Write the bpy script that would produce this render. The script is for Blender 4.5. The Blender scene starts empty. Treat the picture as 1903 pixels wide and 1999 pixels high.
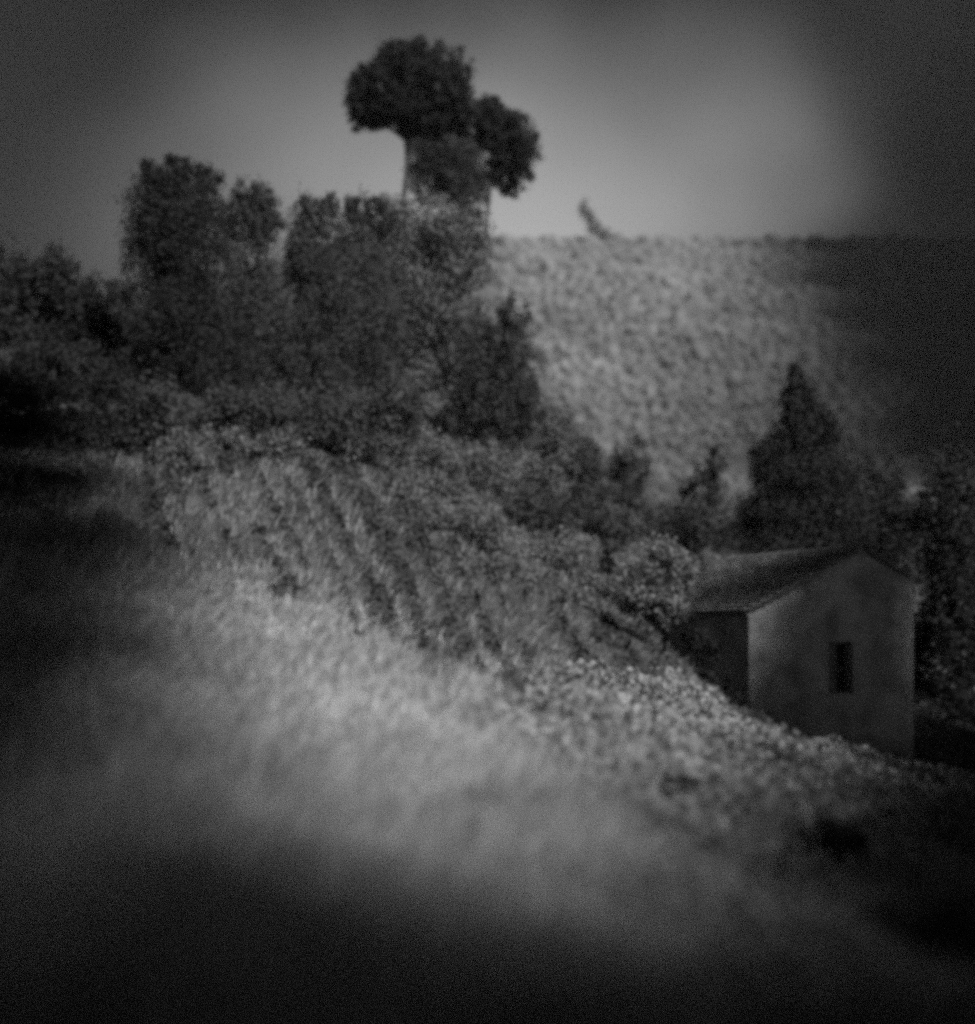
import bpy, bmesh, math
import numpy as np
from mathutils import Vector

S = bpy.context.scene
C = S.collection
rng = np.random.default_rng(11)

# ------------------------------------------------------------------ camera
F = 2600.0            # focal length in photo pixels (photo 1903 wide)
HY = 1250.0           # row of eye level in the photo
CX = 951.5
CZ = 1.7              # eye height
cam_d = bpy.data.cameras.new('camera'); cam = bpy.data.objects.new('camera', cam_d); C.objects.link(cam)
cam.location = (0, 0, CZ); cam.rotation_euler = (math.radians(90), 0, 0)
cam_d.sensor_fit = 'HORIZONTAL'; cam_d.sensor_width = 36.0
cam_d.lens = 36.0 * F / 1903.0
cam_d.shift_y = (HY - 999.5) / 1903.0
cam_d.clip_start = 0.1; cam_d.clip_end = 12000
cam_d.dof.use_dof = True; cam_d.dof.focus_distance = 29.0; cam_d.dof.aperture_fstop = 0.27
S.camera = cam

# ------------------------------------------------------------------ world and sun
SUN_EL = math.radians(40); SUN_AZ = math.radians(38)     # azimuth: to the right of straight behind the camera
sdir = Vector((math.sin(SUN_AZ) * math.cos(SUN_EL), -math.cos(SUN_AZ) * math.cos(SUN_EL), math.sin(SUN_EL)))
w = bpy.data.worlds.new('World'); S.world = w; w.use_nodes = True
nt = w.node_tree; nt.nodes.clear()
def N(t, kind, **kw):
    n = t.nodes.new(kind)
    for k, v in kw.items(): setattr(n, k, v)
    return n
def L(t, a, b): t.links.new(a, b)
sky = N(nt, 'ShaderNodeTexSky', sky_type='NISHITA'); sky.sun_disc = False
sky.sun_elevation = SUN_EL; sky.sun_rotation = math.radians(180) - SUN_AZ
sky.dust_density = 3.0
bw = N(nt, 'ShaderNodeRGBToBW'); L(nt, sky.outputs[0], bw.inputs[0])
# sky tone: vignette darkening painted into the corners, bright gap in the middle
tc = N(nt, 'ShaderNodeTexCoord')
sep = N(nt, 'ShaderNodeSeparateXYZ'); L(nt, tc.outputs['Generated'], sep.inputs[0])
def sky_vignette(direction, inner, outer):
    v = Vector(direction).normalized()
    d = N(nt, 'ShaderNodeVectorMath', operation='DOT_PRODUCT'); L(nt, warp.outputs[0], d.inputs[0]); d.inputs[1].default_value = v
    m = N(nt, 'ShaderNodeMapRange', interpolation_type='SMOOTHERSTEP'); L(nt, d.outputs['Value'], m.inputs[0])
    m.inputs[1].default_value = math.cos(math.radians(outer)); m.inputs[2].default_value = math.cos(math.radians(inner))
    m.inputs[3].default_value = 1.0; m.inputs[4].default_value = 0.0
    return m.outputs[0]
nz = N(nt, 'ShaderNodeTexNoise'); nz.inputs['Scale'].default_value = 3.0; nz.inputs['Detail'].default_value = 3
L(nt, tc.outputs['Generated'], nz.inputs['Vector'])
nsub = N(nt, 'ShaderNodeVectorMath', operation='SUBTRACT'); L(nt, nz.outputs['Color'], nsub.inputs[0]); nsub.inputs[1].default_value = (.5, .5, .5)
nsc = N(nt, 'ShaderNodeVectorMath', operation='SCALE'); L(nt, nsub.outputs[0], nsc.inputs[0]); nsc.inputs['Scale'].default_value = 0.16
warp = N(nt, 'ShaderNodeVectorMath', operation='ADD'); L(nt, tc.outputs['Generated'], warp.inputs[0]); L(nt, nsc.outputs[0], warp.inputs[1])
def pd(px, py): return ((px - CX) / F, 1.0, (HY - py) / F)
def mathn(op, a, b, clamp=False):
    x = N(nt, 'ShaderNodeMath', operation=op); x.use_clamp = clamp
    for i, q in enumerate((a, b)):
        if isinstance(q, (int, float)): x.inputs[i].default_value = q
        else: L(nt, q, x.inputs[i])
    return x.outputs[0]
wsep = N(nt, 'ShaderNodeSeparateXYZ'); L(nt, warp.outputs[0], wsep.inputs[0])
dx_ = mathn('ADD', wsep.outputs[0], -0.015); dz_ = mathn('MULTIPLY', mathn('SUBTRACT', wsep.outputs[2], 0.30), 2.0)
rr_ = mathn('SQRT', mathn('ADD', mathn('MULTIPLY', dx_, dx_), mathn('MULTIPLY', dz_, dz_)), 0.0)
gap = N(nt, 'ShaderNodeMapRange', interpolation_type='SMOOTHSTEP'); L(nt, rr_, gap.inputs[0])
gap.inputs[1].default_value = .0; gap.inputs[2].default_value = .335; gap.inputs[3].default_value = 1.0; gap.inputs[4].default_value = 0.0
front = N(nt, 'ShaderNodeMapRange'); L(nt, wsep.outputs[1], front.inputs[0]); front.inputs[1].default_value = 0.0; front.inputs[2].default_value = .4
rb = sky_vignette(pd(2150, 80), 2, 21)
g1 = mathn('MULTIPLY', mathn('MULTIPLY', gap.outputs[0], front.outputs[0]), rb)
cur = mathn('ADD', mathn('MULTIPLY', g1, 1.16), 0.022)
mul = N(nt, 'ShaderNodeMath', operation='MULTIPLY'); L(nt, bw.outputs[0], mul.inputs[0]); L(nt, cur, mul.inputs[1])
bg = N(nt, 'ShaderNodeBackground'); L(nt, mul.outputs[0], bg.inputs[0]); bg.inputs[1].default_value = 0.09
wo = N(nt, 'ShaderNodeOutputWorld'); L(nt, bg.outputs[0], wo.inputs[0])

sd = bpy.data.lights.new('sun', 'SUN'); so = bpy.data.objects.new('sun', sd); C.objects.link(so)
sd.energy = 5.0; sd.angle = math.radians(8); sd.color = (1, 1, 1)
so.rotation_euler = sdir.to_track_quat('Z', 'Y').to_euler(); so.location = (30, -60, 80)

S.view_settings.view_transform = 'Standard'; S.view_settings.look = 'None'
S.view_settings.exposure = 0.6; S.view_settings.gamma = 1.0
S.render.resolution_x = 975; S.render.resolution_y = 1024
try:
    S.cycles.pixel_filter_type = 'BLACKMAN_HARRIS'; S.cycles.filter_width = 5.2; S.cycles.sample_clamp_direct = 3.0; S.cycles.sample_clamp_indirect = 1.5; S.cycles.use_denoising = False; S.cycles.volume_bounces = 0; S.cycles.max_bounces = 4; S.cycles.diffuse_bounces = 2
except Exception: pass

# ------------------------------------------------------------------ helpers
def P(px, py, D):
    return np.array([(px - CX) / F * D, D, CZ + (HY - py) / F * D])
def tag(o, label=None, cat=None, group=None, kind=None):
    if label: o['label'] = label
    if cat: o['category'] = cat
    if group: o['group'] = group
    if kind: o['kind'] = kind
    return o
def empty(name, loc):
    o = bpy.data.objects.new(name, None); C.objects.link(o); o.location = tuple(float(v) for v in loc); o.empty_display_size = .2
    return o
def link(name, me, mat, parent=None):
    o = bpy.data.objects.new(name, me); C.objects.link(o)
    if mat: me.materials.append(mat)
    if parent: o.parent = parent
    return o
def quads(name, V, mat, parent=None, smooth=False):
    """V: (n,4,3) world positions; stored relative to parent"""
    V = np.asarray(V, dtype=np.float32)
    if parent: V = V - np.array(parent.location, dtype=np.float32)
    n = V.shape[0]; me = bpy.data.meshes.new(name)
    me.vertices.add(n * 4); me.vertices.foreach_set('co', V.reshape(-1))
    me.loops.add(n * 4); me.loops.foreach_set('vertex_index', np.arange(n * 4, dtype=np.int32))
    me.polygons.add(n); me.polygons.foreach_set('loop_start', np.arange(0, n * 4, 4, dtype=np.int32))
    me.update(calc_edges=True)
    return link(name, me, mat, parent)
def trimesh(name, V, T, mat, parent=None, smooth=True):
    V = np.asarray(V, dtype=np.float32).reshape(-1, 3); T = np.asarray(T, dtype=np.int32)
    if parent: V = V - np.array(parent.location, dtype=np.float32)
    k = T.shape[1]; me = bpy.data.meshes.new(name)
    me.vertices.add(len(V)); me.vertices.foreach_set('co', V.reshape(-1))
    me.loops.add(T.size); me.loops.foreach_set('vertex_index', T.reshape(-1))
    me.polygons.add(len(T)); me.polygons.foreach_set('loop_start', np.arange(0, T.size, k, dtype=np.int32))
    me.polygons.foreach_set('use_smooth', np.full(len(T), smooth))
    me.update(calc_edges=True)
    return link(name, me, mat, parent)

def mat(name, lo, hi, scale=6.0, rough=0.9, island=0.0, bump=0.0, detail=6.0, trans=0.0, bscale=None):
    m = bpy.data.materials.new(name); m.use_nodes = True; t = m.node_tree
    b = t.nodes['Principled BSDF']; b.inputs['Roughness'].default_value = rough
    try: b.inputs['Specular IOR Level'].default_value = 0.15
    except Exception: pass
    g = N(t, 'ShaderNodeNewGeometry')
    n = N(t, 'ShaderNodeTexNoise'); n.inputs['Scale'].default_value = scale; n.inputs['Detail'].default_value = detail
    n.inputs['Roughness'].default_value = .6
    L(t, g.outputs['Position'], n.inputs['Vector'])
    r = N(t, 'ShaderNodeMapRange'); L(t, n.outputs[0], r.inputs[0])
    r.inputs[1].default_value = .3; r.inputs[2].default_value = .7; r.inputs[3].default_value = lo; r.inputs[4].default_value = hi
    out = r.outputs[0]
    if island:
        q = N(t, 'ShaderNodeMapRange'); L(t, g.outputs['Random Per Island'], q.inputs[0])
        q.inputs[3].default_value = 1 - island; q.inputs[4].default_value = 1 + island
        x = N(t, 'ShaderNodeMath', operation='MULTIPLY'); L(t, out, x.inputs[0]); L(t, q.outputs[0], x.inputs[1]); out = x.outputs[0]
    L(t, out, b.inputs['Base Color'])
    if bump:
        n2 = N(t, 'ShaderNodeTexNoise'); n2.inputs['Scale'].default_value = bscale or scale * 3; n2.inputs['Detail'].default_value = 8
        L(t, g.outputs['Position'], n2.inputs['Vector'])
        bp = N(t, 'ShaderNodeBump'); bp.inputs['Strength'].default_value = bump; bp.inputs['Distance'].default_value = .05
        L(t, n2.outputs[0], bp.inputs['Height']); L(t, bp.outputs[0], b.inputs['Normal'])
    if trans:
        tr = N(t, 'ShaderNodeBsdfTranslucent'); L(t, out, tr.inputs[0])
        mx = N(t, 'ShaderNodeMixShader'); mx.inputs[0].default_value = trans
        L(t, b.outputs[0], mx.inputs[1]); L(t, tr.outputs[0], mx.inputs[2])
        L(t, mx.outputs[0], t.nodes['Material Output'].inputs['Surface'])
    return m
M = {}
M['soil'] = mat('soil', .05, .11, 1.2, bump=.6, bscale=9)
M['hill'] = mat('hill_soil', .06, .10, .02)
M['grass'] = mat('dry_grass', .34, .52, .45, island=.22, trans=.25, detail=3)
M['herb'] = mat('herb', .16, .27, .8, island=.4, trans=.2)
M['scrub'] = mat('scrub', .07, .15, .35, island=.4, trans=.15)
M['bush'] = mat('bush_leaf', .014, .028, .5, island=.3)
M['heather'] = mat('heather', .03, .065, 1.0, island=.4)
M['forest'] = mat('forest_leaf', .095, .16, .03, island=.25, bump=1.0, bscale=1.2)
M['leaf_dark'] = mat('leaf_dark', .014, .025, .5, island=.15)
M['leaf_mid'] = mat('leaf_mid', .036, .055, .5, island=.12, trans=.1)
M['leaf_pale'] = mat('leaf_pale', .085, .13, .5, island=.25, trans=.15)
M['bark'] = mat('bark', .015, .03, 5, bump=.8)
M['plaster'] = mat('plaster', .17, .46, 1.5, bump=.35, bscale=14)
M['wood'] = mat('old_wood', .12, .2, 8, bump=.3)
M['dark_wood'] = mat('dark_wood', .02, .03, 8)
M['tile'] = mat('roof_tile', .14, .27, 2.5, island=.2, bump=.3)

# ------------------------------------------------------------------ terrain
ctrl = [(951,2000,5.5),(0,2000,5.6),(1903,2000,5.8),(1903,1700,14),(1500,1500,20),(1800,1550,22),(1300,1445,18),
        (950,1385,17),(650,1300,17),(300,1180,20),(0,1040,25),(300,940,33),(650,900,36),(0,820,40),(1150,1405,21),
        (1150,1250,30),(850,1100,30),(750,950,35),(1100,1000,50),(1290,1262,27),(1400,1440,27),(1200,1130,42),
        (1620,1505,31),(1800,1500,34),(1903,1450,45),(1620,1400,37),(1550,1150,55),(1800,1120,60),(900,700,60),(930,450,82),(790,440,80),
        (600,600,62),(300,600,70),(0,650,70),(1200,1000,85),(1250,1070,60),(1140,990,66),(1400,1060,70),(1000,640,80),(1060,800,78),(1500,980,100),(1900,980,110),(600,1600,10.5),(1300,1700,10.5),(951,1640,9.5),
        (300,1560,11),(1700,1620,15)]
cp = [P(*c) for c in ctrl] + [np.array(v, float) for v in [(0,0,0),(-8,-5,1.2),(8,-5,-.6),(0,-25,0),(-25,8,5),(22,8,-2.5),(-40,-20,5),(40,-20,-4),
      (-30,30,9),(-40,60,17),(45,40,-1),(70,80,7),(-60,90,20),(0,115,15),(60,120,12),(-40,120,14)]]
cp = np.array(cp)
def kern(r): return r
A = np.linalg.norm(cp[:, None, :2] - cp[None, :, :2], axis=-1)
n_ = len(cp)
Pm = np.c_[np.ones(n_), cp[:, :2]]
K = np.block([[A + 0.15 * -np.eye(n_), Pm], [Pm.T, np.zeros((3, 3))]])
sol = np.linalg.solve(K, np.r_[cp[:, 2], 0, 0, 0])
def near_z(x, y):
    x = np.asarray(x, float); y = np.asarray(y, float); sh = x.shape
    q = np.stack([x.ravel(), y.ravel()], 1)
    out = np.empty(len(q))
    for i in range(0, len(q), 40000):
        qq = q[i:i + 40000]
        r = np.sqrt(((qq[:, None, :] - cp[None, :, :2]) ** 2).sum(-1) + .6)
        out[i:i + 40000] = r @ sol[:n_] + sol[n_] + qq @ sol[n_ + 1:]
    return out.reshape(sh)
def sst(a, b, x):
    t = np.clip((x - a) / (b - a), 0, 1); return t * t * (3 - 2 * t)
CREST = 650.0
def far_z(x, y):
    base = np.interp(y, [-3000, 0, 100, 330, CREST, 720, 3000], [0, 0, 11.5, 44, 195.5, 198, 190])
    lf = sst(-190, -10, x - (y - 650) * .0)
    base = np.where(y > 100, 11.5 + (base - 11.5) * (0.18 + .82 * lf), base)
    return base + 3.0 * np.sin(x * .031 + y * .012) * sst(200, 400, y) * (1 - sst(560, 640, y))
def gz(x, y):
    x = np.asarray(x, float); y = np.asarray(y, float)
    t = np.maximum(sst(95, 150, y), np.maximum(sst(60, 140, np.abs(x)), sst(30, 90, -y)))
    xn = np.clip(x, -150, 150); yn = np.clip(y, -100, 160)
    rough = .05 * np.sin(x * 2.1 + y * .7) + .04 * np.sin(x * .9 - y * 2.3) + .03 * np.sin(x * 4.3 + 1.3 * y)
    return near_z(xn, yn) * (1 - t) + far_z(x, y) * t + rough
def grid_axis(lim, n, s):
    u = np.linspace(-1, 1, n); k = math.asinh(lim / s); return s * np.sinh(u * k)
gx = grid_axis(900, 341, 12.0)
u = np.linspace(0, 1, 420)
gy = -60 + 12 * np.sinh(u * math.asinh(880 / 12.0))
gy = np.concatenate([[-600, -300, -160, -100], gy])
X, Y = np.meshgrid(gx, gy)
Z = gz(X, Y)
V = np.stack([X, Y, Z], -1).reshape(-1, 3)
nx, ny = len(gx), len(gy)
idx = np.arange(nx * ny).reshape(ny, nx)
T = np.stack([idx[:-1, :-1], idx[:-1, 1:], idx[1:, 1:], idx[1:, :-1]], -1).reshape(-1, 4)
tag(trimesh('ground', V, T, M['soil']), kind='structure')

def proj(x, y, z):
    return CX + x / y * F, HY - (z - CZ) / y * F
def hit(px, py, d0=4.0, d1=110.0):
    D = np.linspace(d0, d1, 1200); x = (px - CX) / F * D; z = CZ + (HY - py) / F * D
    g = gz(x, D); below = np.where(g >= z)[0]
    return D[below[0]] if len(below) else d1

# ------------------------------------------------------------------ foliage
def rand_quads(cen, size, flat=0.0, droop=None):
    n = len(cen)
    a = rng.normal(size=(n, 3)); a /= np.linalg.norm(a, axis=1, keepdims=True)
    b = rng.normal(size=(n, 3)); b -= (a * b).sum(1, keepdims=True) * a; b /= np.linalg.norm(b, axis=1, keepdims=True)
    s = (size * rng.uniform(.6, 1.4, n))[:, None]
    a = a * s; b = b * s * .62
    return np.stack([cen - a, cen - b + a * .1, cen + a, cen + b + a * .1], 1)
def lobe_points(c, r, n, clumps=None, inner=.35, cl=.24):
    """leaf positions: clumps spread over and inside an ellipsoid"""
    k = clumps or max(14, int(n / 55))
    d = rng.normal(size=(k, 3)); d /= np.linalg.norm(d, axis=1, keepdims=True)
    rad = inner + (1.0 - inner) * rng.uniform(0, 1, k) ** .55
    cc = d * (rad * rng.uniform(.86, 1.1, k))[:, None]
    w_ = rng.uniform(.5, 1.6, k); w_ /= w_.sum()
    which = rng.choice(k, n, p=w_)
    q = rng.normal(size=(n, 3)) * cl * rng.uniform(.5, 1.1, k)[which][:, None]
    return c + (cc[which] + q * .75) * r
def tube(pts, rads, seg=8):
    pts = np.array(pts, float); V = []; T = []
    for i, p in enumerate(pts):
        d = pts[min(i + 1, len(pts) - 1)] - pts[max(i - 1, 0)]; d /= np.linalg.norm(d) + 1e-9
        a = np.cross(d, [0.3, 1, .1]); a /= np.linalg.norm(a); b = np.cross(d, a)
        for k in range(seg):
            th = 2 * math.pi * k / seg; V.append(p + rads[i] * (math.cos(th) * a + math.sin(th) * b))
    for i in range(len(pts) - 1):
        for k in range(seg):
            T.append([i * seg + k, i * seg + (k + 1) % seg, (i + 1) * seg + (k + 1) % seg, (i + 1) * seg + k])
    return np.array(V), np.array(T)
def branch(p0, p1, r0, r1, n=7, wob=.06):
    p0 = np.array(p0, float); p1 = np.array(p1, float); L_ = np.linalg.norm(p1 - p0)
    t = np.linspace(0, 1, n); pts = p0 + (p1 - p0) * t[:, None]
    w_ = np.cumsum(rng.normal(size=(n, 3)), 0) * wob * L_ / n; w_ -= w_[0] + (w_[-1] - w_[0]) * t[:, None]
    return tube(pts + w_, r0 + (r1 - r0) * t)
def wood(name, tubes, parent, m='bark'):
    Vs, Ts, o = [], [], 0
    for v, t in tubes: Vs.append(v); Ts.append(t + o); o += len(v)
    return trimesh(name, np.concatenate(Vs), np.concatenate(Ts), M[m], parent)
ICO = None
def tree(name, label, cat, D, lobes, leaf='leaf_mid', base=None, trunk_r=.2, dens=1.0, size=.10, group=None, depth=1.0, fork=None, limb=True, cl=.24):
    """lobes: (px, py, rx, ry[, dD]) at distance D -> a crown of leaf clumps, with a tapered trunk and limbs"""
    ws = []
    for lb in lobes:
        px, py, rx, ry = lb[:4]; d = D + (lb[4] if len(lb) > 4 else 0)
        c = P(px, py, d); k = d / F
        ws.append((c, np.array([rx * k, (rx + ry) / 2 * k * depth, ry * k])))
    bx = base if base is not None else lobes[-1][0]
    b = np.array([(bx - CX) / F * D, D, 0.0]); b[2] = float(gz(b[0], b[1])) - .05
    root = empty(name, b); tag(root, label, cat, group)
    top = max(w_[0][2] for w_ in ws)
    low = min(w_[0][2] - w_[1][2] for w_ in ws)
    mean = np.mean([w_[0] for w_ in ws], 0)
    tubes = []
    hub = mean.copy(); hub[2] = max(b[2] + .3, low + (top - low) * .45)
    if fork is not None: hub = P(fork[0], fork[1], D)
    tubes.append(branch(b - np.array([0, 0, .2]), hub, trunk_r, trunk_r * .6, 9, .08))
    if limb:
        for c, r in ws:
            tubes.append(branch(hub if c[2] > hub[2] else (b + (hub - b) * .6), c, trunk_r * .5, trunk_r * .18, 6, .15))
            for q in range(3):
                e = c + rng.normal(size=3) * r * .5; tubes.append(branch(c, e, trunk_r * .18, trunk_r * .06, 4, .15))
    wood('trunk', tubes, root)
    pts = []
    for c, r in ws:
        area = (r[0] * r[2] * r[1]) ** (2 / 3) * 4
        n = int(np.clip(area * 2.3 * dens / (size * size) * 1.3, 400, 26000))
        pts.append(lobe_points(c, r, n, cl=cl))
    pts = np.concatenate(pts)
    quads('crown', rand_quads(pts, size), M[leaf], root)
    return root

# ---- two umbrella pines on the crest
tree('umbrella_pine', 'tall umbrella pine with broad dark rounded crown, left of the two on the crest', 'pine', 80,
     [(735,185,62,62),(800,145,78,62),(865,165,55,78),(775,215,88,40),(890,215,38,50),(835,225,60,45),(715,225,40,32)], 'leaf_dark', base=786, trunk_r=.19,
     dens=2.0, size=.10, fork=(792,275), group='umbrella pines on the crest', cl=.13)
tree('umbrella_pine', 'smaller umbrella pine with egg-shaped dark crown, right of the two on the crest', 'pine', 84,
     [(968,250,45,58),(1000,285,52,68),(995,335,45,48),(945,235,32,42)], 'leaf_dark', base=935, trunk_r=.16,
     dens=2.0, size=.10, fork=(958,350), group='umbrella pines on the crest', cl=.13)
tree('slender_tree', 'hazy thin-leaved tree filling the gap between the two umbrella pines', 'tree', 92,
     [(832,285,42,55),(880,300,60,70),(828,350,40,44),(885,355,55,50),(922,390,36,40),(905,330,50,60)], 'leaf_mid', base=880, trunk_r=.18, dens=1.0, size=.10)

# ---- trees of the dark stand
G = 'trees of the dark stand on the slope'
tree('tall_tree', 'tallest dark broad tree of the stand, with ragged three-tipped top', 'tree', 47,
     [(300,345,28,34),(352,330,32,28),(405,350,32,36),(345,395,85,70),(300,480,55,100),(375,500,75,120),(330,640,85,140),(400,700,90,140),(340,810,60,110)],
     'leaf_dark', base=335, trunk_r=.28, dens=1.0, size=.06, group=G)
tree('small_tree', 'small light-topped tree just right of the tallest dark tree', 'tree', 49,
     [(495,385,42,36),(465,430,50,50),(520,430,36,50),(485,530,52,100),(520,650,55,110),(470,760,60,100)], 'leaf_mid', base=495, trunk_r=.18, dens=.9, size=.06, group=G)
tree('bushy_tree', 'bushy tree with pointed tip, left half of the middle clump', 'tree', 50,
     [(610,425,40,45),(650,395,14,26),(600,510,52,90),(640,610,68,110),(600,750,80,110)], 'leaf_mid', base=610, trunk_r=.2, dens=1.0, size=.06, group=G)
tree('bushy_tree', 'bushy tree with narrow twin-tipped top in the middle of the clump', 'tree', 52,
     [(697,405,28,36),(740,430,36,42),(690,500,56,90),(720,630,75,120),(705,770,75,100)], 'leaf_mid', base=700, trunk_r=.2, dens=1.0, size=.06, group=G)
tree('dome_tree', 'wide dome-shaped tree with pale rounded top below the umbrella pines', 'tree', 56,
     [(825,450,105,68),(900,500,62,80),(790,560,85,100),(870,640,80,120),(840,770,80,90),(925,720,45,80)], 'leaf_pale', base=850, trunk_r=.26, dens=1.0, size=.085, group=G)
tree('narrow_tree', 'narrow dark tree against the bright wooded hillside', 'tree', 50,
     [(1000,622,34,44),(992,690,45,70),(985,780,55,80),(960,850,60,70),(935,700,45,80),(925,800,60,80),(1030,800,40,70)], 'leaf_mid', base=985, trunk_r=.14, dens=1.0, size=.06, group=G)
tree('spreading_tree', 'black spreading tree at the left edge of the picture', 'tree', 50,
     [(20,560,70,90),(100,550,60,65),(145,610,62,90),(60,680,110,120),(190,680,55,90),(120,780,120,100)], 'leaf_dark', base=80, trunk_r=.3, dens=.9, size=.085, group=G)
tree('low_tree', 'low dark tree in the dip between edge tree and tallest tree', 'tree', 53,
     [(235,610,45,60),(215,720,60,90),(240,800,60,80)], 'leaf_dark', base=225, trunk_r=.16, dens=.8, size=.085, group=G)
tree('thicket', 'low black thicket under the edge tree at the far left', 'bush', 36, [(30,800,100,80),(60,730,90,60,2),(180,740,80,60,3),(120,870,90,70),(20,890,80,60)], 'leaf_dark', trunk_r=.1, size=.06)
tree('thicket', 'low dark thicket at the foot of the tallest tree, on its left', 'bush', 35, [(230,850,90,80),(300,810,70,80),(190,920,80,45),(330,870,50,40)], 'leaf_mid', trunk_r=.1, size=.06)
tree('thicket', 'dark thicket under the middle clump of bushy trees', 'bush', 37, [(520,820,80,60),(600,830,80,60),(700,840,70,60),(430,810,60,60),(780,800,60,60)], 'leaf_mid', trunk_r=.1, size=.06)
# ---- slope below and beside
tree('leafy_shrub', 'tall grey shrub at the foot of the narrow dark tree', 'shrub', 46, [(1085,850,38,52),(1060,920,60,50)], 'leaf_pale', trunk_r=.08, size=.06)
tree('leafy_shrub', 'rounded grey shrub standing right of the foot of the narrow tree', 'shrub', 48, [(1135,905,42,52),(1140,980,50,45)], 'leaf_mid', trunk_r=.08, size=.06)
tree('young_tree', 'young tree with squared top below the bright wooded hillside', 'tree', 60, [(1235,895,38,40),(1215,960,42,60),(1240,1030,50,50)], 'leaf_mid', trunk_r=.1, size=.085)
tree('young_tree', 'young tree leaning right, between squared young tree and dark conifer', 'tree', 60, [(1395,905,26,36),(1370,960,42,45),(1330,1010,50,45),(1390,1040,60,50)], 'leaf_mid', trunk_r=.1, size=.085)
tree('conifer', 'dark cone-shaped conifer rising behind the small house', 'conifer', 47,
     [(1556,742,16,32),(1562,790,36,50),(1565,860,56,70),(1548,940,80,75),(1590,960,75,80),(1545,1030,110,70),(1620,1040,90,60),(1570,1100,120,60),(1500,1000,60,60),(1640,980,50,80),(1600,860,40,60),(1520,900,50,60)], 'leaf_dark', base=1565, trunk_r=.25, dens=1.5, size=.06)
tree('dark_tree', 'dark leafy tree behind the right end of the house roof', 'tree', 52, [(1720,990,60,100),(1760,1060,90,90),(1700,1080,60,60)], 'leaf_dark', base=1740, trunk_r=.2, size=.085)
tree('dark_tree', 'big black tree at the right edge behind the house', 'tree', 46, [(1860,1000,75,120),(1900,1150,90,140),(1840,1230,60,160),(1880,1380,80,120)], 'leaf_dark', base=1880, trunk_r=.25, size=.085)
tree('round_bush', 'round dark bush on the slope left of the house roof', 'bush', 41, [(1190,1088,32,42)], 'leaf_mid', trunk_r=.06, size=.08)
tree('round_bush', 'grey bush hiding the far end of the house roof', 'bush', 31.5, [(1300,1115,52,48),(1255,1150,52,46),(1322,1165,28,32),(1300,1178,40,38)], 'scrub', trunk_r=.06, size=.05, dens=2.0, cl=.36)
tree('round_bush', 'black bush against the shaded side wall of the house', 'bush', 31, [(1345,1232,26,34),(1370,1290,30,50),(1400,1360,30,50)], 'leaf_dark', trunk_r=.06, size=.06)
tree('leaning_tree', 'tiny lone leaning tree on the skyline of the wooded hill', 'tree', 640, [(1137,405,9,11),(1146,422,12,13),(1157,440,15,14),(1175,455,26,13)], 'forest', base=1180, trunk_r=.4, size=.6, dens=.3, cl=.4)

GS = 'feathery grey shrubs on the slope between the trees and the house'
for lab, px_, py_, rx_, ry_, lf in [
    ('leftmost feathery shrub on the edge between the dark trees and the furrows', 345, 895, 50, 44, 'leaf_pale'),
    ('second feathery shrub from the left along the foot of the dark trees', 435, 862, 52, 46, 'scrub'),
    ('feathery shrub at the upper end of the leftmost long furrow', 548, 878, 50, 40, 'leaf_pale'),
    ('feathery shrub at the upper end of the two darkest furrows', 655, 870, 56, 36, 'leaf_pale'),
    ('wide feathery shrub directly under the dome tree, topmost on the slope', 800, 890, 85, 58, 'leaf_pale'),
    ('feathery shrub right below the foot of the narrow dark tree', 930, 925, 80, 56, 'leaf_pale'),
    ('feathery shrub at the top end of the longest grassy ridge', 850, 960, 60, 40, 'leaf_pale'),
    ('large pale shrub in the centre of the slope', 900, 1030, 85, 52, 'leaf_pale'),
    ('grey shrub one step below and right of the narrow tree', 1040, 1010, 76, 56, 'leaf_mid'),
    ('pale shrub in the middle of the slope, left of the round dark bush', 1090, 1100, 72, 52, 'leaf_pale'),
    ('low grey shrub at the upper end of the furrows left of centre slope', 970, 1125, 72, 42, 'leaf_pale'),
    ('grey shrub low on the slope above the right-hand furrows', 1090, 1180, 64, 38, 'leaf_pale'),
    ('dark grey shrub just below the squared young tree', 1185, 1030, 52, 50, 'leaf_mid'),
    ('pale shrub just below the round dark bush, left of the roof', 1195, 1165, 52, 40, 'leaf_pale'),
    ('grey shrub above the far end of the roof', 1290, 1050, 62, 46, 'leaf_mid'),
    ('grey shrub touching the left flank of the conifer', 1400, 1060, 62, 46, 'leaf_mid')]:
    D_ = float(hit(px_, py_ + ry_ * .7, 20, 100))
    tree('feathery_shrub', lab, 'shrub', D_, [(px_, py_, rx_, ry_), (px_ + rx_ * .5, py_ + ry_ * .25, rx_ * .6, ry_ * .7), (px_ - rx_ * .5, py_ + ry_ * .2, rx_ * .6, ry_ * .7)],
         lf, trunk_r=.05, size=.06 * D_ / 40, group=GS, cl=.34, dens=.9)
for lab, px_, py_, rx_, ry_ in [('leafy plant hiding the bottom left corner of the gable wall', 1500, 1478, 56, 34), ('leafy plant at the wall base straight below the window', 1625, 1512, 66, 34),
    ('leafy plant hiding the bottom right corner of the gable wall', 1760, 1528, 66, 40)]:
    tree('leafy_plant', lab, 'plant', 29, [(px_, py_, rx_, ry_), (px_ + 40, py_ + 8, rx_ * .7, ry_ * .7)], 'leaf_mid', trunk_r=.03, size=.045, group='leafy plants along the base of the gable wall', cl=.34)
BUSH = []
GB = 'dark round bushes in the low plants, lower right'
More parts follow.
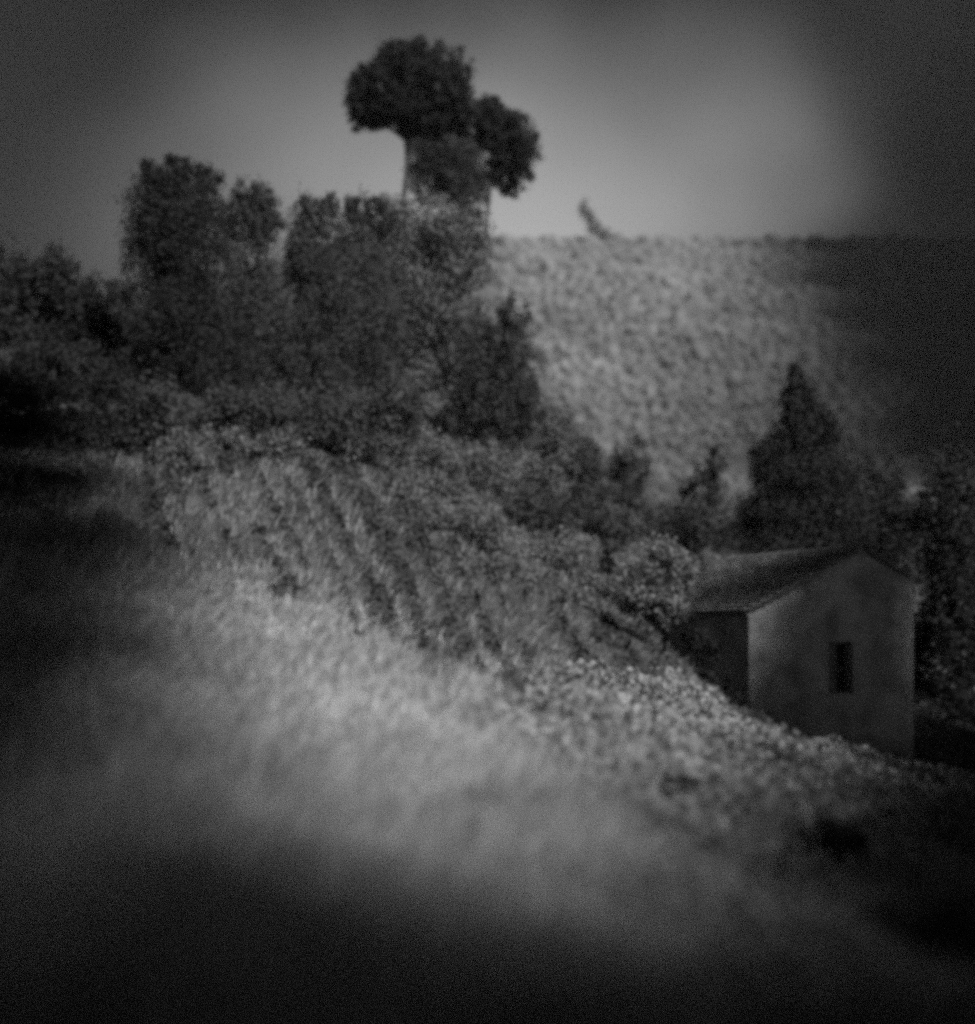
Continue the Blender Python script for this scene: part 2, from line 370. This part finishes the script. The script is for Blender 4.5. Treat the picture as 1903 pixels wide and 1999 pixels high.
for lab, D_, lb in [('largest black round bush low in the right foreground, below the others', 9.5, [(1500,1770,42,44),(1530,1800,40,36)]),
                    ('black round bush close to the right edge, well below the house', 12.5, [(1850,1690,46,42)]),
                    ('wide dark bush straight below the house window in the plants', 14, [(1600,1645,62,38),(1660,1650,40,34)]),
                    ('small dark bush topmost in the bright plants left of the house', 17, [(1300,1540,26,26),(1322,1566,24,22)]),
                    ('small dark bush in the grass between topmost and lowest small bushes', 13.5, [(1270,1625,24,26),(1300,1642,20,20)]),
                    ('oval dark bush just up and left of the largest black bush', 11.5, [(1385,1690,36,30),(1350,1665,24,24)]),
                    ('broad leafy bush filling the bottom right corner', 7, [(1780,1860,110,70),(1690,1880,80,50),(1860,1820,70,60)])]:
    D_ = float(hit(lb[0][0], lb[0][1] + lb[0][3] * .8, 5, 30))
    lb = [(a_, b_, c_ * 1.2, d_ * 1.25) for a_, b_, c_, d_ in lb]
    BUSH.append(((lb[0][0] - CX) / F * D_, D_, lb[0][2] / F * D_ * 1.5))
    tree('round_bush', lab, 'bush', D_, lb, 'leaf_mid' if 'corner' in lab else 'bush', trunk_r=.02, size=.025, group=GB, dens=1.2, cl=.3)

# ------------------------------------------------------------------ small house
def house():
    o = np.array([6.28, 32.0]); gd = np.array([.905, .425]); gd /= np.linalg.norm(gd); bd = np.array([-gd[1], gd[0]])
    W, Ln = 5.14, 5.4; base = -2.1; zl, za, zr, sa = 2.44, 3.93, 3.19, 3.417
    root = empty('small_house', (*o, base)); tag(root, 'small pale plastered house with tiled roof and one narrow window', 'house')
    def w3(s, t, z): return np.array([*(o + gd * s + bd * t), z])
    def mesh(name, faces, m, parent=root):
        V = []; Fc = []
        for f in faces:
            Fc.append(list(range(len(V), len(V) + len(f)))); V += [tuple(p - np.array([*o, base])) for p in f]
        me = bpy.data.meshes.new(name); me.from_pydata(V, [], Fc)
        bm = bmesh.new(); bm.from_mesh(me); bmesh.ops.remove_doubles(bm, verts=bm.verts, dist=1e-4)
        bmesh.ops.recalc_face_normals(bm, faces=bm.faces); bm.to_mesh(me); bm.free()
        ob = link(name, me, M[m]); ob.parent = parent
        return ob
    def box(s0, s1, t0, t1, z0, z1):
        a = [w3(s, t, z) for s in (s0, s1) for t in (t0, t1) for z in (z0, z1)]
        q = [(0,1,3,2),(4,6,7,5),(0,4,5,1),(2,3,7,6),(0,2,6,4),(1,5,7,3)]
        return [[a[i] for i in f] for f in q]
    s0, s1, z0, z1 = 2.40, 3.17, .36, 1.67
    # gable wall with an opening: strips around the window, plus reveal
    def top(s): return zl + (za - zl) * s / sa if s < sa else za + (zr - za) * (s - sa) / (W - sa)
    fc = [[w3(0,0,base), w3(s0,0,base), w3(s0,0,top(s0)), w3(0,0,zl)],
          [w3(s0,0,base), w3(s1,0,base), w3(s1,0,z0), w3(s0,0,z0)],
          [w3(s0,0,z1), w3(s1,0,z1), w3(s1,0,top(s1)), w3(s0,0,top(s0))],
          [w3(s1,0,base), w3(W,0,base), w3(W,0,zr), w3(sa,0,za), w3(s1,0,top(s1))],
          [w3(s0,0,z0), w3(s0,.4,z0), w3(s0,.4,z1), w3(s0,0,z1)], [w3(s1,0,z0), w3(s1,.4,z0), w3(s1,.4,z1), w3(s1,0,z1)],
          [w3(s0,0,z0), w3(s1,0,z0), w3(s1,.4,z0), w3(s0,.4,z0)], [w3(s0,0,z1), w3(s1,0,z1), w3(s1,.4,z1), w3(s0,.4,z1)],
          [w3(0,0,base), w3(0,Ln,base), w3(0,Ln,zl), w3(0,0,zl)],
          [w3(W,0,base), w3(W,Ln,base), w3(W,Ln,zr), w3(W,0,zr)],
          [w3(0,Ln,base), w3(W,Ln,base), w3(W,Ln,zr), w3(sa,Ln,za), w3(0,Ln,zl)]]
    mesh('wall', fc, 'plaster')
    win = mesh('window', box(s0+.002, s0+.06, .20, .26, z0, z1) + box(s1-.06, s1-.002, .20, .26, z0, z1) + box(s0+.06, s1-.06, .20, .26, z1-.06, z1-.002) +
         box(s0+.06, s1-.06, .20, .26, z0+.002, z0+.06) + box(s0+.36, s0+.41, .20, .26, z0+.06, z1-.06) + box(s0+.06, s0+.36, .21, .25, z0+.62, z0+.65) + box(s0+.41, s1-.06, .21, .25, z0+.62, z0+.65), 'wood')
    mesh('pane', box(s0+.004, s1-.004, .27, .28, z0, z1), 'dark_wood', win)
    sh = [] 
    for k in range(3): sh += box(s0+.01+.082*k, s0+.085+.082*k, .10, .13, z0+.02, z1-.02)
    sh += box(s0+.02, s0+.25, .085, .099, z0+.2, z0+.3) + box(s0+.02, s0+.25, .085, .099, z1-.35, z1-.25)
    mesh('shutter', sh, 'wood', win)
    mesh('sill', box(s0-.06, s1+.06, -.05, .10, z0-.06, z0-.002), 'plaster', win)
    # roof: courses of curved tiles, each course a stepped wavy sheet
    Vs = []; Ts = []; off = 0
    def slope(sa_, za_, sb_, zb_):
        nonlocal off
        L_ = math.hypot(sb_ - sa_, zb_ - za_); nc = int(round(L_ / .27)); u = np.array([(sb_ - sa_) / L_, (zb_ - za_) / L_])
        nrm = np.array([-u[1], u[0]]) * (1 if u[0] > 0 else -1)
        if nrm[1] < 0: nrm = -nrm
        tt = np.arange(-.22, Ln + .2, .055)
        for c in range(nc):
            a, b = c * L_ / nc, (c + 1) * L_ / nc + .05
            ring = []
            for (q, hgt) in ((a, .03), (b, .15), (b, .10), (a, .01)):
                wav = .012 * np.cos(tt / .22 * 2 * math.pi) + rng.normal(size=len(tt)) * .004
                s = sa_ + u[0] * q + nrm[0] * (hgt + wav); z = za_ + u[1] * q + nrm[1] * (hgt + wav)
                ring.append(np.stack([o[0] + gd[0] * s + bd[0] * tt, o[1] + gd[1] * s + bd[1] * tt, z], 1))
            n = len(tt); Vs.append(np.concatenate(ring))
            for r in range(4):
                r2 = (r + 1) % 4
                i = np.arange(n - 1); Ts.append(np.stack([off + r * n + i, off + r * n + i + 1, off + r2 * n + i + 1, off + r2 * n + i], 1))
            Ts.append(np.array([[off, off + n, off + 2 * n, off + 3 * n], [off + n - 1, off + 4 * n - 1, off + 3 * n - 1, off + 2 * n - 1]]))
            off += 4 * n
    ex = .22; kl = (za - zl) / sa; kr = (za - zr) / (W - sa)
    slope(sa, za, -ex, zl - ex * kl); slope(sa, za, W + ex, zr - ex * kr)
    rf = trimesh('roof', np.concatenate(Vs), np.concatenate(Ts), M['tile'], root, smooth=False)
    # ridge tiles: overlapping half-round tiles
    tb = []
    for k in range(14):
        t0 = -.22 + k * .415; tb.append(tube([w3(sa, t0, za + .09), w3(sa, t0 + .44, za + .07)], [.11, .09], 10))
    Vs2, Ts2, q = [], [], 0
    for v, t in tb: Vs2.append(v); Ts2.append(t + q); q += len(v)
    rt = trimesh('ridge_tiles', np.concatenate(Vs2), np.concatenate(Ts2), M['tile'], root)
    rt.parent = rf
    fas = box(-.12, -.06, -.1, Ln + .1, zl - .16, zl - .07)
    mesh('eave_board', fas, 'wood')
    return root
house()
HO = np.array([6.28, 32.0]); HG = np.array([.905, .425]); HB = np.array([-.425, .905])
def in_house(x, y, m=.15):
    dx, dy = x - HO[0], y - HO[1]; s = dx * HG[0] + dy * HG[1]; t = dx * HB[0] + dy * HB[1]
    return (s > -m) & (s < 5.14 + m) & (t > -m) & (t < 5.4 + m)

# ------------------------------------------------------------------ dark furrows / patches on the slope (outline on the ground)
patches = [(615,960,110,17,24),(665,1040,70,14,26),(700,945,90,24,26),(640,915,45,12,24),(600,1060,60,15,14),(628,1150,95,17,20),(728,1205,66,32,24),(868,1200,80,11,24),
           (930,1310,90,9,28),(985,1320,95,15,27),(960,1220,70,8,28),(1205,1320,95,22,22),(1290,1370,80,28,26),(1070,1370,60,12,30),(400,1000,80,10,20),
           (440,1100,80,10,24),(345,1080,60,9,22),(535,1010,90,8,16),(470,960,60,9,20),(190,960,110,50,15),(560,1175,24,14,0),(800,1340,70,7,26),(880,1360,60,7,28),
           (1130,1300,80,9,28),(550,900,60,12,20),(300,930,60,20,12),(375,930,40,14,10),(1000,1180,60,9,30),(1060,1230,60,8,30),(890,1120,50,8,28),(780,1080,60,9,22)]
patches = patches[:0] + [(728,1205,66,32,24),(560,1175,24,14,0),(868,1200,70,12,24),(1290,1370,70,28,26)]
LIGHT = np.array([300, 352, 408, 466, 520, 566, 628, 703, 762, 818, 862, 905, 965, 1040, 1095, 1165.])
def rows(px, py):       # grassy ridges run down the slope, dark furrows lie between them
    q = px - np.interp(px, [300, 900, 1400], [.36, .44, .56]) * (py - 900) + 9 * np.sin(py * .013 + px * .004)
    dl = np.abs(q[..., None] - LIGHT).min(-1)
    lim = np.interp(px, [250, 500, 650, 800, 950, 1200, 1400], [1130, 1180, 1260, 1350, 1395, 1425, 1445])
    amp = np.interp(q, [280, 450, 560, 600, 720, 780, 900, 980, 1160, 1175], [.3, .35, .9, 1, 1, .85, .7, .95, .95, 0])
    nzz = .62 + .5 * np.sin(py * .021 + q * .043) * np.cos(py * .011 - q * .021 + 1.0)
    return sst(9, 19, dl) * sst(0, 90, lim - py + 30 * np.sin(q * .05)) * amp * np.clip(nzz * 1.15, .15, 1) * sst(230, 300, px)
def patch_mask(px, py):
    m = np.zeros(px.shape)
    for cx, cy, a, b, ang in patches:
        t = math.radians(ang); dx, dy = px - cx, py - cy
        u_ = dx * math.sin(t) + dy * math.cos(t); v_ = dx * math.cos(t) - dy * math.sin(t)
        m = np.maximum(m, 1 - ((u_ / a) ** 2 + (v_ / b) ** 2))
    return m
def scatter(n, d0, d1, p0=-250, p1=2150, dist='log'):
    D = np.exp(rng.uniform(math.log(d0), math.log(d1), n)); px = rng.uniform(p0, p1, n)
    x = (px - CX) / F * D; z = gz(x, D); return x, D, z, *proj(x, D, z)

# bright zone boundary between grass meadow and scrub: row of the photo where each column turns
def meadow_top(px): return np.interp(px, [-300, 0, 200, 330, 470, 700, 800, 950, 1250, 1400, 1550, 1800, 2200], [860, 900, 930, 880, 850, 860, 1000, 1140, 1225, 1440, 1500, 1545, 1560])
_mt = meadow_top
def meadow_top(px): return _mt(px) + (34 * np.sin(px * .021) + 20 * np.sin(px * .057 + 1)) * (px < 900)
def herb_zone(px, py):      # mounded low plants on the right of the meadow
    return (px > np.interp(py, [1340, 1450, 1700, 2000], [1060, 960, 1200, 1350])) & (py > 1340)

def clear(x, y):
    m = np.ones(len(x), bool)
    for a_, b_, r_ in BUSH: m &= (((x - a_) / r_) ** 2 + ((y - b_ + r_ * 1.3) / (r_ * 2.2)) ** 2) > 1
    return m

x, y, z, px, py = scatter(420000, 3.2, 46)
e = scatter(230000, 21, 44, 180, 1480)
k = (rows(e[3], e[4]) < .12) & (patch_mask(e[3], e[4]) < .1) & (e[4] < np.interp(e[3], [250, 500, 650, 800, 950, 1200, 1400], [1130, 1180, 1260, 1350, 1395, 1425, 1445]))
x, y, z, px, py = (np.concatenate([a_, b_[k]]) for a_, b_ in zip((x, y, z, px, py), e))
pm = np.maximum(patch_mask(px, py) * 2, rows(px, py) * 1.35 - rng.uniform(size=len(px)))
fade = (px < 900) & (rng.uniform(size=len(px)) < .8 * sst(110, 0, py - meadow_top(px)))
keep = ~fade & (py > meadow_top(px) + rng.normal(size=len(px)) * 15) & ~in_house(x, y) & (pm < .1) & ~(herb_zone(px, py) & (rng.uniform(size=len(px)) < .95)) & clear(x, y)
x, y, z, px, py = (q[keep] for q in (x, y, z, px, py))
n = len(x)
tuft = .5 + .5 * np.sin(x * 1.7 + 2 * np.sin(y * .9)) * np.cos(y * 1.3 + 1.5 * np.sin(x * .7))
h = (.20 + .34 * tuft * rng.uniform(.5, 1, n)) * rng.uniform(.6, 1.25, n)
h *= np.interp(y, [3, 8, 20, 27, 40], [.9, 1, .8, .6, .6])
wd = (.0030 + .0011 * y) * rng.uniform(.6, 1.3, n)
az = rng.normal(.0, .9, n) + -.5
plume = (rng.uniform(size=n) < .05) & (y > 4) & ((y < 24) | ((px < 760) & (y < 34)))
band = (y > 23) & (py < np.interp(px, [250, 500, 650, 800, 950, 1200, 1400], [1130, 1180, 1260, 1350, 1395, 1425, 1445]))
h = np.where(plume, h * 1.9, h) * np.where(band, np.where(rows(px, py) < .12, 1.35, .55), 1.0)
az = np.where(plume | band, -.75 + rng.normal(size=n) * .35, az)
lean = h * rng.uniform(.2, .9, n)
dx, dy = np.cos(az) * lean, np.sin(az) * lean * .8
ta = rng.uniform(0, math.pi, n); wx, wy = np.cos(ta) * wd, np.sin(ta) * wd
def ring(f, hw, zz):
    cx_ = x + dx * f; cy_ = y + dy * f; cz_ = z + h * zz
    return np.stack([cx_ - wx * hw, cy_ - wy * hw, cz_], 1), np.stack([cx_ + wx * hw, cy_ + wy * hw, cz_], 1)
r0, r1, r2 = ring(0, .5, -.05), ring(.3, .45, .6), ring(1, .08, .95)
Vg = np.stack([r0[0], r0[1], r1[0], r1[1], r2[0], r2[1]], 1).reshape(-1, 3)
bi = np.arange(n)[:, None] * 6
Tg = np.concatenate([bi + [0, 1, 3, 2], bi + [2, 3, 5, 4]])
M['row_grass'] = mat('row_grass', .20, .32, .6, island=.25, trans=.2)  # darker tone for the same blades on the upper slope
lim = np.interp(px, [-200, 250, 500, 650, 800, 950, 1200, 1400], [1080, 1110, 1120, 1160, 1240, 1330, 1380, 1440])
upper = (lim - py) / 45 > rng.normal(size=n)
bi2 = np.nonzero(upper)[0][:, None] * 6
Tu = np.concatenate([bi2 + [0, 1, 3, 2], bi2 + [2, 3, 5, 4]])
tag(trimesh('grass', Vg, Tu, M['row_grass'], smooth=False), 'darker grass on the ridges between the dark furrows', 'grass', kind='stuff')
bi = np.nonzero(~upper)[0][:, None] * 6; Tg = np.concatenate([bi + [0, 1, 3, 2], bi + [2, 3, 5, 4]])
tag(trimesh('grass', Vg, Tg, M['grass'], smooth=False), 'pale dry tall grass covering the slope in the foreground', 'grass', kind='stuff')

def clumps(name, x, y, z, rad, per, size, m, label, cat, up=.7):
    n = len(x); ci = np.repeat(np.arange(n), per); N_ = len(ci)
    d = rng.normal(size=(N_, 3)); d /= np.linalg.norm(d, axis=1, keepdims=True); d[:, 2] = np.abs(d[:, 2])
    rr = rng.uniform(.45, 1.05, N_) ** .6
    cen = np.stack([x[ci] + d[:, 0] * rad[ci] * rr, y[ci] + d[:, 1] * rad[ci] * rr, z[ci] + d[:, 2] * rad[ci] * up * rr * 1.3], 1)
    s = size * rad[ci]
    a = rng.normal(size=(N_, 3)); a /= np.linalg.norm(a, axis=1, keepdims=True)
    b = rng.normal(size=(N_, 3)); b -= (a * b).sum(1, keepdims=True) * a; b /= np.linalg.norm(b, axis=1, keepdims=True)
    a *= s[:, None]; b *= s[:, None] * .6
    q = np.stack([cen - a, cen - b, cen + a, cen + b], 1)
    return tag(quads(name, q, M[m]), label, cat, kind='stuff')

# mounded herbs right foreground
x, y, z, px, py = scatter(4200, 4, 27, 850, 2300)
k = clear(x, y) & herb_zone(px, py) & ~in_house(x, y) & (py > meadow_top(px) - 10)
x, y, z = x[k], y[k], z[k]
clumps('low_plants', x, y, z, rng.uniform(.14, .60, len(x)) * np.interp(y, [4, 20], [.55, 1.1]), 170, .11, 'herb', 'mounded low leafy plants spreading in front of the house', 'plants')
# dark heather in furrows
x, y, z, px, py = scatter(110000, 12, 60, 0, 1500)
k = ((patch_mask(px, py) > .1) | (rows(px, py) > rng.uniform(.15, 1.0, len(px)))) & (py > meadow_top(px) - 30)
k |= (px < 900) & (py > meadow_top(px) - 20) & (rng.uniform(size=len(px)) < .45 * sst(110, 0, py - meadow_top(px)))
k |= (px < 660) & (py < 900) & (rng.uniform(size=len(px)) < .35)
k &= ~in_house(x, y) & ~in_house(x, y)
x, y, z = x[k], y[k], z[k]
clumps('heather', x, y, z, rng.uniform(.14, .34, len(x)), 34, .24, 'heather', 'dark heather filling the furrows of the slope', 'heather')
# scrub on the slope behind the meadow
x, y, z, px, py = scatter(19000, 22, 130, -1300, 2500)
k = (py < meadow_top(px) + 20) & ~in_house(x, y, .5) & ~((px > -40) & (px < 640) & (py < 900) & (y < 60))
x, y, z = x[k], y[k], z[k]
clumps('scrub', x, y, z, rng.uniform(.25, .75, len(x)) * np.interp(y, [25, 60, 120], [.6, 1.0, 1.8]), 90, .13, 'scrub', 'grey knee-high scrub covering the slope behind the meadow', 'scrub')

# ------------------------------------------------------------------ far wooded hillside (one mass of crowns)
bm = bmesh.new(); bmesh.ops.create_icosphere(bm, subdivisions=2, radius=1.0)
iv = np.array([v.co for v in bm.verts]); it = np.array([[v.index for v in f.verts] for f in bm.faces]); bm.free()
nf = 33000
tgt = np.interp(rng.uniform(0, 1, nf), [0, .12, 1], [100, 300, 655])
D = tgt * rng.uniform(.98, 1.02, nf)
fx = rng.uniform(-.14, .45, nf) * D; fz = gz(fx, D)
r = .0024 * D * (.5 + rng.gamma(2.0, .20, nf))
disp = 1 + .28 * rng.normal(size=(nf, len(iv))) * .8
Vf = iv[None] * disp[..., None] * (r[:, None] * np.stack([np.ones(nf), np.ones(nf), rng.uniform(.8, 1.15, nf)], 1))[:, None, :] + np.stack([fx, D, fz + r * .8], 1)[:, None, :]
Tf = it[None] + (np.arange(nf) * len(iv))[:, None, None]
tag(trimesh('forest', Vf.reshape(-1, 3), Tf.reshape(-1, 3), M['forest'], smooth=True), 'dense wood of small round crowns covering the far hillside', 'forest', kind='stuff')

# ------------------------------------------------------------------ sun blocker added above the frame to shade the right half of the hillside
bm = bmesh.new(); bmesh.ops.create_icosphere(bm, subdivisions=4, radius=1.0)
cv = np.array([v.co for v in bm.verts]); ct = np.array([[v.index for v in f.verts] for f in bm.faces]); bm.free()
def shade_cloud(label, lumps):
    Vs, Ts, q = [], [], 0
    for c, r in lumps:
        d = cv.copy(); k = 1 + .10 * np.sin(d[:, :1] * 7 + c[0]) * np.cos(d[:, 1:2] * 6) + .07 * np.sin(d[:, 2:] * 11 + d[:, :1] * 9) + .04 * np.sin(d[:, 1:2] * 23 + c[1]) * np.sin(d[:, :1] * 19)
        Vs.append(np.array(c) + d * k * np.array(r)); Ts.append(ct + q); q += len(cv)
    tag(trimesh('shade_clouds', np.concatenate(Vs), np.concatenate(Ts), M['shade_cloud']), label, 'shade_cloud', kind='stuff')
M['shade_cloud'] = mat('blocker_white', .75, .85, .01)
CT = 1.0 / sdir.z
def above(p, h):       # point on the sun ray through p at height h
    t = (h - p[2]) / sdir.z; return np.array([p[0] + sdir.x * t, p[1] + sdir.y * t, h])
lumps = []
for D_ in (190, 240, 290, 360, 430, 500, 570, 640, 700):
    zz = float(gz(.25 * D_, D_)); x0 = .20 * D_ + 4
    for k, rx in enumerate((45, 70, 100)):
        lumps.append((above((x0 + (40, 110, 220)[k], D_, zz), 430 + 6 * k), (rx, 55, 26 + 3 * k)))
shade_cloud('added lumpy sun blocker out of view, shading the right side of the wooded hill', lumps)

# ------------------------------------------------------------------ pines added out of view, placed to shade the near ground and house
def add_shade_pine(label, foot, lobes, dens=1.5):
    b = np.array([*foot, float(gz(*foot))]); root = empty('shade_pine', b); tag(root, label, 'pine', 'added shade pines out of view')
    mean = np.mean([np.array(c, float) for c, r in lobes], 0); hub = mean.copy(); hub[2] -= 1.5
    tb = [branch(b - np.array([0, 0, .3]), hub, .28, .18, 12, .05)]; pts = []
    for c, r in lobes:
        c = np.array(c, float); r = np.array(r, float); tb.append(branch(hub, c, .13, .05, 6, .1))
        pts.append(lobe_points(c, r, int(900 * dens * (r[0] * r[1] * r[2]) ** .67), cl=.3, inner=.1))
    wood('trunk', tb, root); quads('crown', rand_quads(np.concatenate(pts), .16), M['leaf_dark'], root)
def over(x, y, h):      # where a crown at height h shades the ground at (x, y)
    return tuple(above((x, y, float(gz(x, y))), h))
add_shade_pine('added unseen pine behind the viewpoint that shades the nearest grass', (9, -8),
  [(over(-.5, 4.1, 10), (3.4, 2.2, 2)), (over(3.6, 6.0, 10.5), (2.6, 2.4, 2)), (over(-3.5, 3.9, 10.5), (3, 2.2, 2)), (over(0, 2, 10), (5, 2.2, 2)), (over(5.5, 7.5, 11), (2.4, 2.2, 1.6)), (over(-1.5, 7.2, 11), (1.2, .6, .6))], dens=1.05)
add_shade_pine('added unseen leaning pine whose crown shades the left side of the grass', (-9, 3),
  [(over(-6.2, 14, 14.5), (3, 3.4, 1.6)), (over(-7.8, 19, 15.5), (3.4, 3.8, 1.8)), (over(-12, 28, 17), (4.2, 5, 1.8)), (over(-4.8, 9.5, 14), (2.6, 2.8, 1.6)), (over(-5.6, 12, 15), (2.6, 2.4, 1.6)), (over(-12, 17, 14), (4, 4.5, 1.8)), (over(-8.6, 23.5, 16), (3.2, 3.2, 1.8)), (over(-14, 34, 19), (4, 4, 1.8)), (over(-8, 16.5, 15), (3.5, 3.5, 1.8))])
add_shade_pine('added unseen pine outside the right edge that shades the plants before the house', (17, 8),
  [(over(6.1, 15.5, 11), (2.8, 3, 2)), (over(8.0, 20, 11), (3.4, 3.4, 2)), (over(5.0, 10, 10.5), (2.2, 2.4, 2)), (over(10.5, 25.5, 11), (3.8, 3.6, 2)), (over(11, 16, 11), (3, 4, 2)), (over(4.4, 12.3, 11), (2.3, 2.6, 1.8)), (over(7.5, 12.5, 11), (2.6, 3, 1.8)), (over(2.9, 9.3, 11), (2.0, 2.0, 1.6)), (over(6, 9.5, 11), (2.4, 2.4, 1.8))])
add_shade_pine('added unseen pine outside the right edge that shades the right half of the house', (22, 20),
  [(over(8.9, 33, 13.5), (3.0, 3.4, 2.8)), (over(12.5, 34, 13), (3.6, 4, 3.2)), (over(9.3, 30, 12), (3, 2.8, 2.2)), (over(6.6, 32.0, 15.5), (2.2, 2.4, 1.8)), (over(11, 28, 13), (3, 3, 2.2)), (tuple(above((9.4, 33.0, 3.3), 14)), (3, 2.4, 2)), (over(15, 40, 14), (4.5, 5, 3))])

# ------------------------------------------------------------------ haze
bm = bmesh.new(); bmesh.ops.create_cube(bm, size=1.0)
lo = np.array([-905., -605., -60.]); hi = np.array([905., 825., 240.])
for v in bm.verts: v.co = Vector(tuple(lo + (np.array(v.co) + .5) * (hi - lo)))
me = bpy.data.meshes.new('haze'); bm.to_mesh(me); bm.free()
hm = bpy.data.materials.new('haze'); hm.use_nodes = True; t = hm.node_tree; t.nodes.clear()
pv = N(t, 'ShaderNodeVolumePrincipled'); pv.inputs['Color'].default_value = (.9, .9, .9, 1); pv.inputs['Density'].default_value = .00010
mo = N(t, 'ShaderNodeOutputMaterial'); L(t, pv.outputs[0], mo.inputs['Volume'])
tag(link('haze', me, hm), 'thin pale haze in the air over the whole slope', 'haze', kind='stuff')
